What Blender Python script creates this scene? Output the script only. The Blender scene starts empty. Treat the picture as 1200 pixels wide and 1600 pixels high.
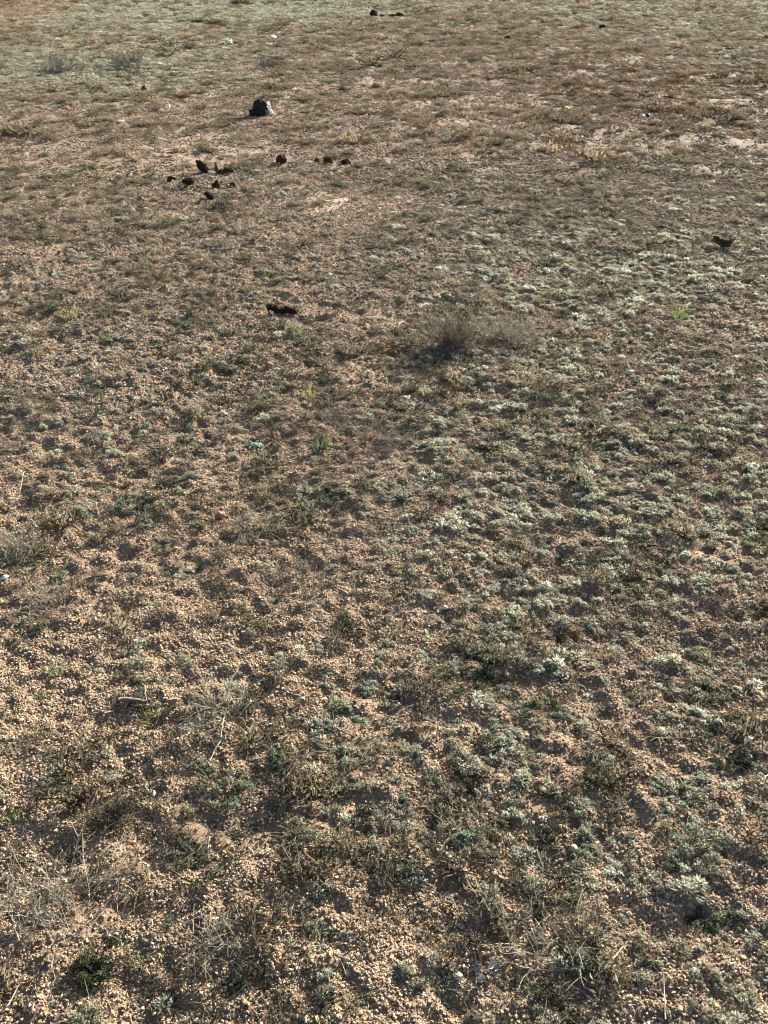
import bpy, math, random
import numpy as np
from mathutils import Vector, Matrix, noise as mnoise

R = math.radians
random.seed(7)
rng = np.random.default_rng(11)
scene = bpy.context.scene
C = scene.collection

# ------------------------------------------------------------------ camera, sky, sun, exposure
CAM_H = 1.6
F_PX = 1500.0                      # focal length in pixels of the 1200 x 1600 photograph
PITCH = R(31.8)                    # below the horizontal
cam_d = bpy.data.cameras.new('camera')
cam_d.sensor_fit = 'VERTICAL'
cam_d.sensor_height = 36.0
cam_d.lens = F_PX / 1600 * 36.0
cam_d.clip_start = 0.05
cam_d.clip_end = 2000
cam = bpy.data.objects.new('camera', cam_d)
C.objects.link(cam)
cam.location = (0, 0, CAM_H)
cam.rotation_euler = (R(90) - PITCH, 0, 0)
scene.camera = cam

SUN_EL, SUN_AZ = R(22), R(36)      # azimuth measured from +Y (ahead) towards +X (right)
world = bpy.data.worlds.new('World')
scene.world = world
world.use_nodes = True
wn = world.node_tree
wn.nodes.clear()
sky = wn.nodes.new('ShaderNodeTexSky')
sky.sky_type = 'NISHITA'
sky.sun_disc = False
sky.sun_elevation = SUN_EL
sky.sun_rotation = SUN_AZ
sky.dust_density = 2.5
sky.ozone_density = 0.7
bg = wn.nodes.new('ShaderNodeBackground')
bg.inputs['Strength'].default_value = 0.05
wo = wn.nodes.new('ShaderNodeOutputWorld')
wn.links.new(sky.outputs[0], bg.inputs[0])
wn.links.new(bg.outputs[0], wo.inputs[0])

sun_d = bpy.data.lights.new('sun', 'SUN')
sun_d.energy = 5.0
sun_d.angle = R(0.5)
sun_d.color = (1.0, 0.92, 0.80)
sun = bpy.data.objects.new('sun', sun_d)
C.objects.link(sun)
sun.location = (10, 14, 12)
to_sun = Vector((math.sin(SUN_AZ) * math.cos(SUN_EL), math.cos(SUN_AZ) * math.cos(SUN_EL), math.sin(SUN_EL)))
sun.rotation_euler = to_sun.to_track_quat('Z', 'Y').to_euler()

scene.view_settings.view_transform = 'Standard'
scene.view_settings.look = 'None'
scene.view_settings.exposure = 2.2
scene.view_settings.gamma = 1.0
scene.view_settings.use_curve_mapping = False
scene.cycles.max_bounces = 4
scene.cycles.diffuse_bounces = 3
scene.cycles.filter_width = 1.05
scene.cycles.transparent_max_bounces = 4

# ------------------------------------------------------------------ where a pixel of the photograph meets the ground
def at(px, py):
    """ground point (x, y) seen at a pixel, and pixels per metre there"""
    a = PITCH + np.arctan((np.asarray(py, float) - 800) / F_PX)
    y = CAM_H / np.tan(a)
    depth = y * math.cos(PITCH) + CAM_H * math.sin(PITCH)
    x = (np.asarray(px, float) - 600) / F_PX * depth
    return x, y, F_PX / depth

def to_px(x, y):
    depth = y * math.cos(PITCH) + CAM_H * math.sin(PITCH)
    v = (CAM_H * math.cos(PITCH) - y * math.sin(PITCH)) / depth
    return 600 + x / depth * F_PX, 800 + v * F_PX

# ------------------------------------------------------------------ value noise
def _hash(ix, iy, seed):
    h = (ix.astype(np.int64) * 374761393 + iy.astype(np.int64) * 668265263 + seed * 974634777) & 0xffffffff
    h = ((h ^ (h >> 13)) * 1274126177) & 0xffffffff
    h = h ^ (h >> 16)
    return (h & 0xffff) / 65535.0

def vnoise(x, y, f, seed):
    x = np.asarray(x, float) * f + seed * 17.31
    y = np.asarray(y, float) * f + seed * 9.17
    ix, iy = np.floor(x), np.floor(y)
    fx, fy = x - ix, y - iy
    ux, uy = fx * fx * (3 - 2 * fx), fy * fy * (3 - 2 * fy)
    a, b = _hash(ix, iy, seed), _hash(ix + 1, iy, seed)
    c, d = _hash(ix, iy + 1, seed), _hash(ix + 1, iy + 1, seed)
    return (a + (b - a) * ux) * (1 - uy) + (c + (d - c) * ux) * uy - 0.5

def fbm(x, y, f, seed, octaves=3, gain=0.5):
    s, a, t = 0, 1.0, 0
    for k in range(octaves):
        s = s + a * vnoise(x * 0.8 + y * 0.6, y * 0.8 - x * 0.6, f, seed + k)
        t += a
        a *= gain
        f *= 2.03
    return s / t

# ------------------------------------------------------------------ ground: one sheet, fine near the camera, out to the horizon
BARE = [(-0.22, 6.35, .42, .62), (-1.45, 8.4, 1.0, .9), (0.07, 2.45, .12, .22), (-.75, 1.45, .10, .13)]   # trodden, smoother spots of bare sand
def relief(x, y):
    flat = 1 - 0.75 * np.clip(sum(np.exp(-((x - a) / c) ** 2 - ((y - b) / d) ** 2) for a, b, c, d in BARE), 0, 1)
    # world scales: metre swells, hand-wide lumps, finger-wide crumbs
    return (0.050 * fbm(x, y, 0.55, 3, 2) + 0.026 * fbm(x, y, 2.6, 21, 2) + flat * (0.022 * fbm(x, y, 8.0, 41, 2)
            + 0.019 * fbm(x, y, 20.0, 61, 2) + 0.019 * fbm(x, y, 42.0, 81, 1)) + 0.40 * fbm(x, y, 0.03, 71, 2) * np.clip((np.hypot(x, y) - 12) / 60, 0, 1))

def graded(start, step, fine_to, grow, end):
    v, s = [start], step
    while v[-1] < end:
        if v[-1] > fine_to: s *= grow
        v.append(v[-1] + s)
    return v
ys_f = graded(0.6, 0.011, 3.6, 1.011, 900)
ys_b = [0.6 - k for k in graded(0.03, 0.03, 0.2, 1.25, 60)]
GY = np.array(sorted(ys_b) + ys_f)
xs = graded(0.0, 0.012, 1.7, 1.022, 900)
GX = np.array([-v for v in reversed(xs[1:])] + xs)
XX, YY = np.meshgrid(GX, GY)
HH = relief(XX, YY)
# fade lumps finer than the local cell so far cells stay calm
def ground_z(x, y):
    x = np.asarray(x, float); y = np.asarray(y, float)
    i = np.clip(np.searchsorted(GX, x) - 1, 0, len(GX) - 2)
    j = np.clip(np.searchsorted(GY, y) - 1, 0, len(GY) - 2)
    u = (x - GX[i]) / (GX[i + 1] - GX[i]); v = (y - GY[j]) / (GY[j + 1] - GY[j])
    return (HH[j, i] * (1 - u) + HH[j, i + 1] * u) * (1 - v) + (HH[j + 1, i] * (1 - u) + HH[j + 1, i + 1] * u) * v

def np_mesh(name, verts, faces_flat, counts):
    me = bpy.data.meshes.new(name)
    me.vertices.add(len(verts))
    me.vertices.foreach_set('co', np.asarray(verts, np.float32).ravel())
    me.loops.add(len(faces_flat))
    me.loops.foreach_set('vertex_index', np.asarray(faces_flat, np.int32))
    me.polygons.add(len(counts))
    starts = np.concatenate([[0], np.cumsum(counts)[:-1]])
    me.polygons.foreach_set('loop_start', starts.astype(np.int32))
    me.update(calc_edges=True)
    return me

# ------------------------------------------------------------------ where things grow, as soft patches given by photograph pixels
def patch(px, py, cx, cy, rx, ry):
    return np.exp(-(((px - cx) / rx) ** 2 + ((py - cy) / ry) ** 2))
def sg(v): return 1 / (1 + np.exp(-v))

def silver_band(px, py):
    return (1 - .95 * patch(px, py, 10, 22, 120, 30)) * (0.95 * patch(px, py, 60, 112, 260, 48) + 0.5 * patch(px, py, 330, 95, 160, 40) + 1.0 * patch(px, py, 330, 12, 320, 24) + 0.7 * patch(px, py, 110, 35, 150, 20)
            + 0.28 * sg((30 - py) / 14) + 0.30 * patch(px, py, 1050, 12, 280, 35) + 0.35 * patch(px, py, 1150, 110, 120, 60))
def silver_density(x, y):
    """0..1: pale cushion plants"""
    px, py = to_px(x, y)
    d = 0.13 + 0.55 * sg((px - 560 - 0.10 * (1000 - py)) / 80) * sg((py - 330) / 50)
    d = d + 0.55 * patch(px, py, 980, 430, 170, 60) + 0.35 * patch(px, py, 1080, 700, 170, 160) + 0.35 * patch(px, py, 800, 740, 150, 80)
    d = d + 0.45 * patch(px, py, 760, 1060, 110, 90) + 0.5 * patch(px, py, 560, 1230, 150, 110) + 0.4 * patch(px, py, 1130, 1120, 90, 90)
    d = d + 0.3 * patch(px, py, 240, 640, 180, 120) + 0.22 * patch(px, py, 500, 900, 300, 200)
    d = d - 0.55 * patch(px, py, 620, 960, 90, 70) - 0.45 * patch(px, py, 980, 1150, 110, 60) - 0.3 * patch(px, py, 950, 610, 120, 40) - 0.4 * patch(px, py, 700, 1450, 200, 120)
    n = 0.66 + 0.7 * fbm(x, y, 1.6, 101, 2) + 1.1 * fbm(x, y, 8.0, 111, 2)
    band = silver_band(px, py)
    return np.clip(d * np.clip(n, 0.06, 1.5) + band * np.clip(0.55 + 1.7 * fbm(x, y, 0.9, 121, 3), 0, 1), 0, 1)

def mat_density(x, y):
    """0..1: low dull mats of dry twigs and dark green leaves"""
    px, py = to_px(x, y)
    d = 0.42 + 0.22 * patch(px, py, 300, 620, 350, 250) + 0.35 * patch(px, py, 600, 680, 140, 110) + 0.4 * patch(px, py, 300, 250, 700, 200)
    d = d + 0.45 * patch(px, py, 980, 150, 350, 130) + 0.35 * patch(px, py, 1080, 215, 220, 45) - 0.22 * patch(px, py, 200, 560, 330, 190)
    d = d + 0.10 * sg((py - 1000) / 80)
    d = d + 0.3 * patch(px, py, 60, 1380, 120, 110) + 0.35 * patch(px, py, 850, 1470, 120, 90) + 0.3 * patch(px, py, 420, 1250, 160, 110)
    d = d - 0.75 * patch(px, py, 545, 325, 100, 28) - 0.6 * patch(px, py, 350, 240, 170, 45) - 0.5 * patch(px, py, 20, 25, 110, 26) - 0.3 * patch(px, py, 620, 930, 70, 90) - 0.2 * patch(px, py, 950, 1130, 90, 60)
    n = 0.46 + 0.9 * fbm(x, y, 1.3, 201, 2) + 1.9 * fbm(x, y, 6.0, 211, 2)
    return np.clip(d * np.clip(n, 0.0, 1.6), 0, 1)

def sand(x, y):
    """0..1: bare fine soil with few pebbles"""
    px, py = to_px(x, y)
    bare = 0.9 * patch(px, py, 545, 325, 90, 24) + 0.55 * patch(px, py, 350, 235, 170, 35) + 0.4 * patch(px, py, 640, 930, 60, 60) + 0.4 * patch(px, py, 260, 1320, 60, 60)
    return np.clip(0.30 + bare + 1.6 * fbm(x, y, 2.2, 301, 2) + 1.2 * fbm(x, y, 9.0, 311, 2) - 0.25, 0, 1)

# ------------------------------------------------------------------ materials
def new_mat(name):
    m = bpy.data.materials.new(name)
    m.use_nodes = True
    nt = m.node_tree
    nt.nodes.clear()
    out = nt.nodes.new('ShaderNodeOutputMaterial')
    return m, nt, out
def N(nt, kind, **kw):
    n = nt.nodes.new(kind)
    for k, v in kw.items():
        if k.startswith('i_'): n.inputs[k[2:].replace('_', ' ')].default_value = v
        else: setattr(n, k, v)
    return n
def L(nt, a, b): nt.links.new(a, b)
def noise_tex(nt, scale, detail=4, rough=0.6, coord=None):
    t = N(nt, 'ShaderNodeTexNoise')
    t.inputs['Scale'].default_value = scale
    t.inputs['Detail'].default_value = detail
    t.inputs['Roughness'].default_value = rough
    if coord is not None: L(nt, coord, t.inputs['Vector'])
    return t
def ramp(nt, fac, stops):
    r = N(nt, 'ShaderNodeValToRGB')
    e = r.color_ramp.elements
    while len(e) < len(stops): e.new(0.5)
    for k, (p, c) in enumerate(stops):
        e[k].position = p
        e[k].color = (*c, 1) if len(c) == 3 else c
    L(nt, fac, r.inputs[0])
    return r
def mixc(nt, fac, a, b, mode='MIX'):
    m = N(nt, 'ShaderNodeMix', data_type='RGBA', blend_type=mode)
    for s, v in ((0, fac), (6, a), (7, b)):
        if isinstance(v, (int, float)): m.inputs[s].default_value = v
        elif isinstance(v, tuple): m.inputs[s].default_value = (*v, 1)
        else: L(nt, v, m.inputs[s])
    return m.outputs[2]
def principled(nt, out, color, rough=0.9, spec=0.25, bump=None, bump_dist=0.002, bump_strength=1.0):
    b = N(nt, 'ShaderNodeBsdfPrincipled')
    b.inputs['Roughness'].default_value = rough
    b.inputs['Specular IOR Level'].default_value = spec
    if isinstance(color, tuple): b.inputs['Base Color'].default_value = (*color, 1)
    else: L(nt, color, b.inputs['Base Color'])
    if bump is not None:
        bn = N(nt, 'ShaderNodeBump')
        bn.inputs['Distance'].default_value = bump_dist
        bn.inputs['Strength'].default_value = bump_strength
        L(nt, bump, bn.inputs['Height'])
        L(nt, bn.outputs[0], b.inputs['Normal'])
    L(nt, b.outputs[0], out.inputs[0])
    return b

# soil
M_soil, nt, out = new_mat('dry_sandy_soil')
tc = N(nt, 'ShaderNodeTexCoord').outputs['Object']
n1 = noise_tex(nt, 0.9, 5, 0.6, tc); n2 = noise_tex(nt, 14, 5, 0.65, tc); n3 = noise_tex(nt, 260, 3, 0.7, tc); n4 = noise_tex(nt, 0.12, 3, 0.5, tc)
c1 = ramp(nt, n1.outputs[0], [(0.30, (0.23, 0.163, 0.112)), (0.5, (0.28, 0.205, 0.143)), (0.72, (0.33, 0.255, 0.185))]).outputs[0]
c2 = mixc(nt, ramp(nt, n2.outputs[0], [(0.38, (0, 0, 0)), (0.66, (1, 1, 1))]).outputs[0], c1, (0.16, 0.115, 0.08))
c3 = mixc(nt, 0.55, c2, ramp(nt, n3.outputs[0], [(0.25, (0.35, 0.33, 0.30)), (0.75, (1.0, 1.0, 1.0))]).outputs[0], 'MULTIPLY')
c4 = mixc(nt, ramp(nt, n4.outputs[0], [(0.48, (0, 0, 0)), (0.68, (0.5, 0.5, 0.5))]).outputs[0], c3, (0.30, 0.20, 0.145))
def soil_patch(c, centre, radius, col):
    vm = N(nt, 'ShaderNodeVectorMath', operation='DISTANCE'); L(nt, tc, vm.inputs[0]); vm.inputs[1].default_value = (*centre, 0)
    ma = N(nt, 'ShaderNodeMath', operation='MULTIPLY_ADD'); L(nt, n1.outputs[0], ma.inputs[0]); ma.inputs[1].default_value = radius; L(nt, vm.outputs['Value'], ma.inputs[2])
    dv = N(nt, 'ShaderNodeMath', operation='DIVIDE'); L(nt, ma.outputs[0], dv.inputs[0]); dv.inputs[1].default_value = radius * 1.5
    f = ramp(nt, dv.outputs[0], [(0.55, (1, 1, 1)), (1.0, (0, 0, 0))]).outputs[0]
    return mixc(nt, f, c, col)
c4 = soil_patch(c4, (-8.6, 22.5), 3.4, (0.27, 0.185, 0.12))
c4 = soil_patch(c4, (3.4, 10.4), 7.5, (0.15, 0.108, 0.078))
c4 = soil_patch(c4, (-3.9, 16.8), 1.6, (0.29, 0.185, 0.115))
c4 = soil_patch(c4, (-0.22, 6.35), 0.62, (0.35, 0.268, 0.195))          # bare pale sand
c4 = soil_patch(c4, (-1.45, 8.4), 0.95, (0.27, 0.20, 0.145))
hb = N(nt, 'ShaderNodeMath', operation='ADD'); L(nt, n3.outputs[0], hb.inputs[0]); L(nt, n2.outputs[0], hb.inputs[1])
principled(nt, out, c4, 0.95, 0.12, hb.outputs[0], 0.004, 0.9)

def tinted(name, kind, translucent=0.0, rough=0.9, spec=0.2, back=(1, 1, 1)):
    """colour = mesh attribute 'shade' x (instance attribute 'tint' | object colour)"""
    m, nt, out = new_mat(name)
    a = N(nt, 'ShaderNodeAttribute', attribute_name='shade')
    if kind == 'instancer':
        b = N(nt, 'ShaderNodeAttribute', attribute_name='tint', attribute_type='INSTANCER').outputs['Color']
    else:
        b = N(nt, 'ShaderNodeObjectInfo').outputs['Color']
    col = mixc(nt, 1.0, a.outputs['Color'], b, 'MULTIPLY')
    if not translucent:
        geo = N(nt, 'ShaderNodeTexCoord').outputs['Object']
        nz = noise_tex(nt, 6, 3, 0.6, geo)
        col = mixc(nt, 0.5, col, ramp(nt, nz.outputs[0], [(0.3, (0.6, 0.58, 0.56)), (0.7, (1.15, 1.15, 1.15))]).outputs[0], 'MULTIPLY')
        principled(nt, out, col, rough, spec)
    else:
        d = N(nt, 'ShaderNodeBsdfDiffuse'); t = N(nt, 'ShaderNodeBsdfTranslucent'); mx = N(nt, 'ShaderNodeMixShader')
        L(nt, col, d.inputs[0]); L(nt, col, t.inputs[0])
        mx.inputs[0].default_value = translucent
        L(nt, d.outputs[0], mx.inputs[1]); L(nt, t.outputs[0], mx.inputs[2]); L(nt, mx.outputs[0], out.inputs[0])
    return m
M_pebble = tinted('gravel_stone', 'instancer', rough=0.9, spec=0.12)
M_leaf_i = tinted('silver_leaf', 'instancer', translucent=0.5)
M_leaf = tinted('leaf', 'object', translucent=0.5)
M_straw_i = tinted('dry_straw_litter', 'instancer', translucent=0.35)
M_straw = tinted('dry_straw', 'object', translucent=0.35)

M_dung, nt, out = new_mat('dry_dung')
tc = N(nt, 'ShaderNodeTexCoord').outputs['Object']
nz = noise_tex(nt, 90, 5, 0.7, tc)
col = ramp(nt, nz.outputs[0], [(0.3, (0.010, 0.008, 0.006)), (0.55, (0.028, 0.021, 0.015)), (0.72, (0.085, 0.062, 0.042))]).outputs[0]
cd = mixc(nt, 1.0, col, N(nt, 'ShaderNodeObjectInfo').outputs['Color'], 'MULTIPLY')
principled(nt, out, cd, 0.95, 0.1, nz.outputs[0], 0.006, 1.0)

M_rock, nt, out = new_mat('dark_rock_pale_right')
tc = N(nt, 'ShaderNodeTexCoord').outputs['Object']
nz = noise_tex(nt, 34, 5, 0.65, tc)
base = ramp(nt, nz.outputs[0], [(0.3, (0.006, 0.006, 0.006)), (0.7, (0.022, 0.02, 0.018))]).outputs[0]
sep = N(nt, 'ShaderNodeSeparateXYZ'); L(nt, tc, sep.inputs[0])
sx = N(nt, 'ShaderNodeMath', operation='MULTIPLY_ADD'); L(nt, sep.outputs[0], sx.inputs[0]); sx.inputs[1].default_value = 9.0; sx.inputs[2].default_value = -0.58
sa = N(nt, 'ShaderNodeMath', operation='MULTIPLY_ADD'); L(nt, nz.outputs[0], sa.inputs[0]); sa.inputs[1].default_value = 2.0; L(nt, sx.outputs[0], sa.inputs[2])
pale_right = ramp(nt, sa.outputs[0], [(0.98, (0, 0, 0)), (1.0, (1, 1, 1))]).outputs[0]  # near-black turns pale towards the right side, edge broken up by noise
principled(nt, out, mixc(nt, pale_right, base, (0.42, 0.40, 0.37)), 0.85, 0.3, nz.outputs[0], 0.008, 1.0)

def plain(name, c, rough=0.8, spec=0.3, scale=60, var=0.35):
    m, nt, out = new_mat(name)
    tc = N(nt, 'ShaderNodeTexCoord').outputs['Object']
    nz = noise_tex(nt, scale, 5, 0.65, tc)
    lo = tuple(v * (1 - var) for v in c); hi = tuple(min(v * (1 + var), 0.9) for v in c)
    principled(nt, out, ramp(nt, nz.outputs[0], [(0.3, lo), (0.7, hi)]).outputs[0], rough, spec, nz.outputs[0], 0.002, 0.7)
    return m
M_bark = plain('dark_curled_bark', (0.06, 0.042, 0.03))
M_white = plain('bleached_white', (0.50, 0.48, 0.45), var=0.12)
M_cream = plain('bleached_cream', (0.42, 0.37, 0.30), var=0.15)
M_shade_grey = plain('grey_flake', (0.20, 0.20, 0.205), var=0.2)
M_red = plain('reddish_stone', (0.26, 0.14, 0.095), scale=80)
M_wood = plain('weathered_grey_wood', (0.13, 0.125, 0.115), scale=90)
M_black = plain('black_scrap', (0.012, 0.012, 0.013), rough=0.6)
M_tan = plain('tan_stone', (0.36, 0.27, 0.185), scale=80)
M_dry = plain('pale_dry_stalk', (0.34, 0.29, 0.21), scale=120, var=0.2)
M_teal, nt, out = new_mat('teal_foil_wrapper')
b = principled(nt, out, (0.13, 0.27, 0.22), 0.45, 0.5)
M_yellow = plain('yellow_leaf', (0.55, 0.42, 0.08), var=0.2)

# ------------------------------------------------------------------ mesh helpers
class MB:
    """verts, faces and a per-vertex shade, built up piece by piece"""
    def __init__(s): s.v, s.f, s.c = [], [], []
    def add(s, verts, faces, shade):
        o = len(s.v)
        s.v.extend(verts); s.f.extend([tuple(i + o for i in f) for f in faces])
        if isinstance(shade, list): s.c.extend(shade)
        else: s.c.extend([shade] * len(verts))
    def mesh(s, name, mat, smooth=False):
        me = bpy.data.meshes.new(name)
        me.from_pydata([tuple(v) for v in s.v], [], s.f)
        at_ = me.color_attributes.new('shade', 'FLOAT_COLOR', 'POINT')
        arr = np.ones((len(s.v), 4), np.float32); arr[:, :3] = np.array(s.c, np.float32).reshape(-1, 3)
        at_.data.foreach_set('color', arr.ravel())
        if smooth: me.polygons.foreach_set('use_smooth', [True] * len(me.polygons))
        me.materials.append(mat)
        return me

def leaf(mb, base, direc, length, width, shade, droop=0.0):
    d = Vector(direc).normalized()
    side = d.cross(Vector((random.uniform(-1, 1), random.uniform(-1, 1), random.uniform(-.3, 1)))).normalized()
    b = Vector(base)
    m = b + d * length * 0.55
    t = b + d * length - Vector((0, 0, droop * length))
    up = side.cross(d) * width * 0.25
    mb.add([b, m + side * width / 2 + up, t, m - side * width / 2 + up], [(0, 1, 2), (0, 2, 3)], shade)

def tube(mb, pts, r0, r1, shade, sides=3):
    pts = [Vector(p) for p in pts]
    rows = []
    for k, p in enumerate(pts):
        d = (pts[min(k + 1, len(pts) - 1)] - pts[max(k - 1, 0)])
        d = d.normalized() if d.length > 1e-9 else Vector((0, 0, 1))
        a = d.cross(Vector((0.31, 0.2, 0.93)))
        a = a.normalized() if a.length > 1e-6 else Vector((1, 0, 0))
        b = d.cross(a)
        r = r0 + (r1 - r0) * k / max(1, len(pts) - 1)
        rows.append([p + (a * math.cos(2 * math.pi * q / sides) + b * math.sin(2 * math.pi * q / sides)) * r for q in range(sides)])
    vs = [v for row in rows for v in row]
    fs = []
    for k in range(len(rows) - 1):
        for q in range(sides):
            q2 = (q + 1) % sides
            fs.append((k * sides + q, k * sides + q2, (k + 1) * sides + q2, (k + 1) * sides + q))
    fs.append(tuple(range(sides))); fs.append(tuple(reversed(range((len(rows) - 1) * sides, len(rows) * sides))))
    mb.add(vs, fs, shade)

def ico(sub):
    import bmesh
    bm = bmesh.new()
    bmesh.ops.create_icosphere(bm, subdivisions=sub, radius=1.0)
    vs = [v.co.copy() for v in bm.verts]; fs = [tuple(v.index for v in f.verts) for f in bm.faces]
    bm.free()
    return vs, fs
ICO = {k: ico(k) for k in (1, 2, 3, 4)}

def lump(mb, center, scale, sub, rough, shade, freq=1.3, seed=None, rot=None):
    """an irregular stone-like body"""
    vs, fs = ICO[sub]
    off = Vector((random.uniform(-50, 50), random.uniform(-50, 50), random.uniform(-50, 50)))
    res = []
    for v in vs:
        k = 1 + rough * mnoise.noise(v * freq + off) + rough * 0.5 * mnoise.noise(v * freq * 2.7 + off) + (rough * 0.3 * mnoise.noise(v * freq * 7 + off) if sub > 2 else 0)
        w = Vector((v.x * scale[0] * k, v.y * scale[1] * k, v.z * scale[2] * k))
        if rot is not None: w = rot @ w
        res.append(w + Vector(center))
    mb.add(res, fs, shade)

def rand_up(tmax=1.0):
    """random direction in a cap round +Z; tmax 1 = half sphere"""
    z = 1 - random.random() * tmax
    a = random.uniform(0, 2 * math.pi)
    r = math.sqrt(max(0, 1 - z * z))
    return Vector((r * math.cos(a), r * math.sin(a), z))

def grey(v, j=0.0, hue=0.04):
    k = v * (1 + random.uniform(-j, j))
    return (k * (1 + random.uniform(-hue, hue)), k, k * (1 + random.uniform(-hue, hue)))

def pompom(mb, c, r, n, lw=0.2, k=1.0, hue=(1, 1, 1)):
    for _ in range(n):
        d = rand_up(1.25)
        s = tuple(a * b for a, b in zip(grey(k * random.uniform(0.6, 1.1), 0.1), hue))
        leaf(mb, Vector(c) + d * r * random.uniform(0.2, 0.6), d + Vector((random.uniform(-.35, .35), random.uniform(-.35, .35), random.uniform(-.1, .35))), r * random.uniform(0.35, 0.6), r * lw * random.uniform(0.8, 1.4), s, 0.05)

def cushion_mb(n_pom, spread, r, leaves, seed, vary=0.15, oblong=1.0):
    """a pale cushion: a few feathery heads on short stems, about 1 unit = 1 m"""
    random.seed(seed)
    mb = MB()
    r0 = r
    for k in range(n_pom):
        a = random.uniform(0, 6.28); d = spread * math.sqrt(random.random()) if n_pom > 1 else 0
        c = Vector((d * math.cos(a), d * math.sin(a), r * random.uniform(0.15, 0.8) * (1 - 0.4 * d / max(spread, 1e-6))))
        c.x *= oblong; c.y /= oblong
        rr = r * random.uniform(0.6, 1.25)
        kk = min(1.3, math.exp(random.gauss(0, vary))); hh = random.uniform(-vary, vary) * .5
        pompom(mb, c, rr, leaves, 0.2, kk, (1 + hh, 1, 1 - abs(hh)))
        tube(mb, [(c.x * 0.3, c.y * 0.3, -0.004), (c.x * 0.8, c.y * 0.8, c.z * 0.4), c], 0.0009, 0.0006, (0.45, 0.38, 0.3))
    for _ in range(10):                                    # dull leaves under the heads
        a = random.uniform(0, 6.28)
        leaf(mb, (0.3 * spread * math.cos(a), 0.3 * spread * math.sin(a), 0.002), (math.cos(a), math.sin(a), random.uniform(0.05, 0.5)), min(spread, .016) * random.uniform(0.6, 1.1), 0.003, grey(0.5, 0.3))
    return mb

def mat_mb(rad, h, leaves, twigs, seed, leafy=1.0):
    """a low spreading mat: prostrate twigs with small dull leaves"""
    random.seed(seed)
    mb = MB()
    for _ in range(twigs):
        a = random.uniform(0, 6.28); l = rad * random.uniform(0.5, 1.15)
        p = Vector((random.uniform(-.25, .25) * rad, random.uniform(-.25, .25) * rad, 0.001))
        pts = [p]
        for k in range(3):
            a += random.uniform(-.5, .5)
            p = p + Vector((math.cos(a), math.sin(a), random.uniform(-.12, .45) if k < 2 else random.uniform(-.5, .1))) * l / 3
            p.z = max(p.z, 0.002)
            pts.append(p)
        tube(mb, pts, 0.0011, 0.0006, random.choice([(0.8, 0.68, 0.5), (0.5, 0.42, 0.32), (1.1, 0.95, 0.75)]))
        for _ in range(int(leaves / twigs * leafy)):
            q = random.choice(pts[1:]) + Vector((random.uniform(-.25, .25), random.uniform(-.25, .25), random.uniform(0, .25))) * rad * 0.6
            q.z = max(q.z, 0.001)
            leaf(mb, q, rand_up(1.1), random.uniform(0.006, 0.013) * rad / 0.05, 0.0032 * rad / 0.05, grey(random.uniform(0.5, 1.1), 0.2, 0.08))
    return mb

# hidden prototype meshes for the uncountable stuff (held in a collection that is not part of the scene)
def proto_collection(name, meshes):
    col = bpy.data.collections.new(name)
    for k, me in enumerate(meshes):
        o = bpy.data.objects.new(me.name, me)
        col.objects.link(o)
    return col

def scatter(name, col, pos, rot, scl, tint, idx, label=None):
    """one object: points that carry rotation, scale, tint and a prototype index, instanced by geometry nodes"""
    n = len(pos)
    me = bpy.data.meshes.new(name)
    me.vertices.add(n)
    me.vertices.foreach_set('co', np.asarray(pos, np.float32).ravel())
    def attr(nm, typ, arr, field):
        a = me.attributes.new(nm, typ, 'POINT')
        a.data.foreach_set(field, np.ascontiguousarray(arr).ravel())
    attr('spin', 'FLOAT_VECTOR', np.asarray(rot, np.float32), 'vector')
    attr('size', 'FLOAT_VECTOR', np.asarray(scl, np.float32), 'vector')
    t4 = np.ones((n, 4), np.float32); t4[:, :3] = tint
    attr('tint', 'FLOAT_COLOR', t4, 'color')
    attr('which', 'INT', np.asarray(idx, np.int32), 'value')
    o = bpy.data.objects.new(name, me)
    C.objects.link(o)
    o['kind'] = 'stuff'
    if label: o['label'] = label
    g = bpy.data.node_groups.new(name + '_nodes', 'GeometryNodeTree')
    g.interface.new_socket('Geometry', in_out='INPUT', socket_type='NodeSocketGeometry')
    g.interface.new_socket('Geometry', in_out='OUTPUT', socket_type='NodeSocketGeometry')
    gi, go = g.nodes.new('NodeGroupInput'), g.nodes.new('NodeGroupOutput')
    ci = g.nodes.new('GeometryNodeCollectionInfo')
    ci.inputs['Collection'].default_value = col
    ci.inputs['Separate Children'].default_value = True
    ci.inputs['Reset Children'].default_value = True
    ip = g.nodes.new('GeometryNodeInstanceOnPoints')
    ip.inputs['Pick Instance'].default_value = True
    def named(nm, typ):
        a = g.nodes.new('GeometryNodeInputNamedAttribute')
        a.data_type = typ
        a.inputs['Name'].default_value = nm
        return a.outputs['Attribute']
    e2r = g.nodes.new('FunctionNodeEulerToRotation')
    g.links.new(named('spin', 'FLOAT_VECTOR'), e2r.inputs[0])
    g.links.new(gi.outputs[0], ip.inputs['Points'])
    g.links.new(ci.outputs[0], ip.inputs['Instance'])
    g.links.new(named('which', 'INT'), ip.inputs['Instance Index'])
    g.links.new(e2r.outputs[0], ip.inputs['Rotation'])
    g.links.new(named('size', 'FLOAT_VECTOR'), ip.inputs['Scale'])
    g.links.new(ip.outputs[0], go.inputs[0])
    md = o.modifiers.new('scatter', 'NODES')
    md.node_group = g
    return o

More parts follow.
